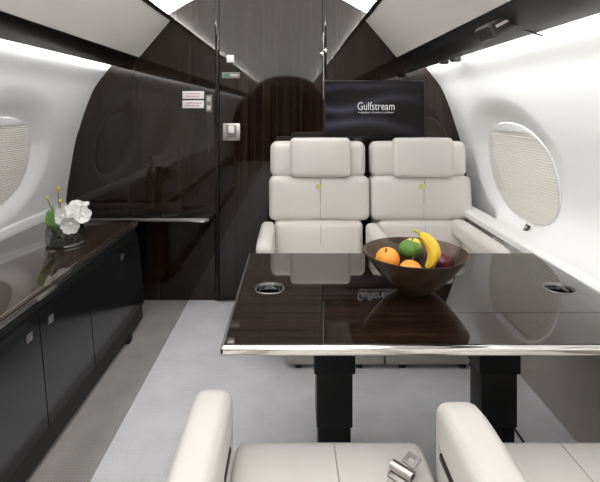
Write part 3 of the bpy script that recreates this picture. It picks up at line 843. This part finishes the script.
def near_seat(xc, w, lab, arms, seam_side):
    t = thing('aircraft_seat', lab, 'seat', (xc, 0.9, 0), 'ivory cabin seats')
    bm = nb(); box(bm, xc-0.2, xc+0.2, 0.30, 1.06, 0.02, 0.22, 0.012); obj('seat_base', bm, M['base'], t)
    bm = nb(); box(bm, xc-w/2+0.01, xc+w/2-0.01, 0.28, 1.13, 0.20, 0.29, 0.012); obj('seat_shroud', bm, M['leather'], t)
    bm = nb(); cushion(bm, (xc, 0.935, 0.350), (w, 0.54, 0.165), 0.032, (0, 0, 0.010), n=12); cu = obj('seat_cushion', bm, M['leather'], t)
    zt = 0.4345
    for sx in seam_side:
        pts = []
        for i in range(25):
            y = 1.19-0.5*i/24
            x = xc+sx
            uz = (y-0.935)/0.27; ux = (x-xc)/(w/2)
            z = 0.350+0.0825+0.010*(1-ux*ux)*(1-uz*uz)
            dy = (y-0.935)-(0.27-0.032)
            if dy > 0: z = 0.350+0.0825-0.032+math.sqrt(max(0, 0.032**2-dy**2))+0.010*(1-ux*ux)*(1-uz*uz)
            pts.append((x, y, z))
        seam_line(cu, pts, 0.0018)
    # reclined backrest, lying back behind the camera side
    R_ = Matrix.Rotation(math.radians(-68), 3, 'X')
    bm = nb(); cushion(bm, (xc, 0.33, 0.50), (w+0.02, 0.13, 0.62), 0.045, (0, 0.012, 0), rot=Matrix.Rotation(math.radians(66), 3, 'X')); obj('backrest', bm, M['leather'], t)
    bm = nb(); cushion(bm, (xc, -0.06, 0.665), (w-0.03, 0.12, 0.22), 0.04, (0, 0.01, 0), rot=Matrix.Rotation(math.radians(66), 3, 'X')); obj('headrest', bm, M['leather'], t)
    for a in arms: armrest(t, *a)
    return t
near_seat(0.091, 0.478, 'nearest ivory leather seat, in front of the left table pedestal, with metal buckle on it',
          [(-0.238, -0.146, 1.165, 0.62, 0.603, 1, 0.0, (-0.146, 0.98, 1.07)), (0.333, 0.433, 1.117, 0.62, 0.603, 1, 0.0, (0.332, 0.90, 1.05))], (0.012,))
near_seat(0.70, 0.50, 'nearest ivory leather seat by the right wall, cushion cut by the photo corner', [], (-0.03,))

# seat belt buckle on the left near cushion
p0 = px(404, 468, 1.062); zc = 0.4585
t = thing('seat_belt_buckle', 'metal seat belt buckle with square holed tongue lying on the nearest seat cushion', 'buckle', (p0.x, 1.062, 0.44))
RB = (Matrix.Rotation(math.radians(-46), 3, 'Z') @ Matrix.Rotation(math.radians(14), 3, 'X'))
def place(bm, c, R):
    for v in bm.verts: v.co = R @ v.co + Vector(c)
bm = nb()
# curved lift cover
g = []
for i in range(9):
    a = math.radians(-80+160*i/8)
    g.append((0.0135*math.sin(a), 0.0115*math.cos(a)))
sec = g + [(x*0.85, z*0.80) for x, z in reversed(g)]
for s in sec: pass
a_ = [bm.verts.new((-0.027, y, z)) for y, z in sec]; b_ = [bm.verts.new((0.027, y, z)) for y, z in sec]
n = len(sec)
for i in range(n): bm.faces.new((a_[i], a_[(i+1) % n], b_[(i+1) % n], b_[i]))
bm.faces.new(a_); bm.faces.new(b_[::-1])
place(bm, (p0.x-0.004, 1.059, zc-0.002), RB); obj('cover', bm, M['nickel'], t)
bm = nb(); box(bm, -0.026, 0.026, -0.026, 0.012, -0.008, -0.002, 0.002); place(bm, (p0.x-0.004, 1.059, zc-0.002), RB); obj('buckle_body', bm, M['steel'], t)
bm = nb()
for (xa, xb, ya, yb) in ((-0.017, 0.017, 0.012, 0.019), (-0.017, -0.008, 0.019, 0.033), (0.008, 0.017, 0.019, 0.033), (-0.017, 0.017, 0.033, 0.043)): box(bm, xa, xb, ya, yb, -0.001, 0.0015)
place(bm, (p0.x+0.001, 1.063, zc+0.001), RB @ Matrix.Rotation(math.radians(-4), 3, 'Z')); obj('tongue_plate', bm, M['steel'], t)
bm = nb(); cushion(bm, (0, 0, 0), (0.042, 0.20, 0.003), 0.0014, n=6); place(bm, (p0.x-0.06, 0.975, 0.4425), Matrix.Rotation(math.radians(-30), 3, 'Z')); obj('webbing', bm, M['base'], t)

# ------------------------------------------------------------------ world, camera
w = bpy.data.worlds.new('World'); SC.world = w; w.use_nodes = True
w.node_tree.nodes['Background'].inputs['Color'].default_value = (0.05, 0.055, 0.06, 1)
cam = bpy.data.cameras.new('camera'); co = bpy.data.objects.new('camera', cam); COL.objects.link(co)
co.location = (0, 0, 1.273); co.rotation_euler = (PI/2, 0, 0)
cam.sensor_width = 36; cam.lens = 470/600*36; cam.shift_x = 7/600; cam.shift_y = -132/600; cam.clip_start = 0.02
SC.camera = co
SC.view_settings.view_transform = 'Standard'; SC.view_settings.look = 'None'; SC.view_settings.gamma = 1
SC.view_settings.use_curve_mapping = False; SC.view_settings.exposure = 0.14
SC.cycles.use_denoising = True
SC.cycles.max_bounces = 14; SC.cycles.diffuse_bounces = 8; SC.cycles.glossy_bounces = 6; SC.cycles.transparent_max_bounces = 16
SC.cycles.caustics_reflective = False; SC.cycles.caustics_refractive = False
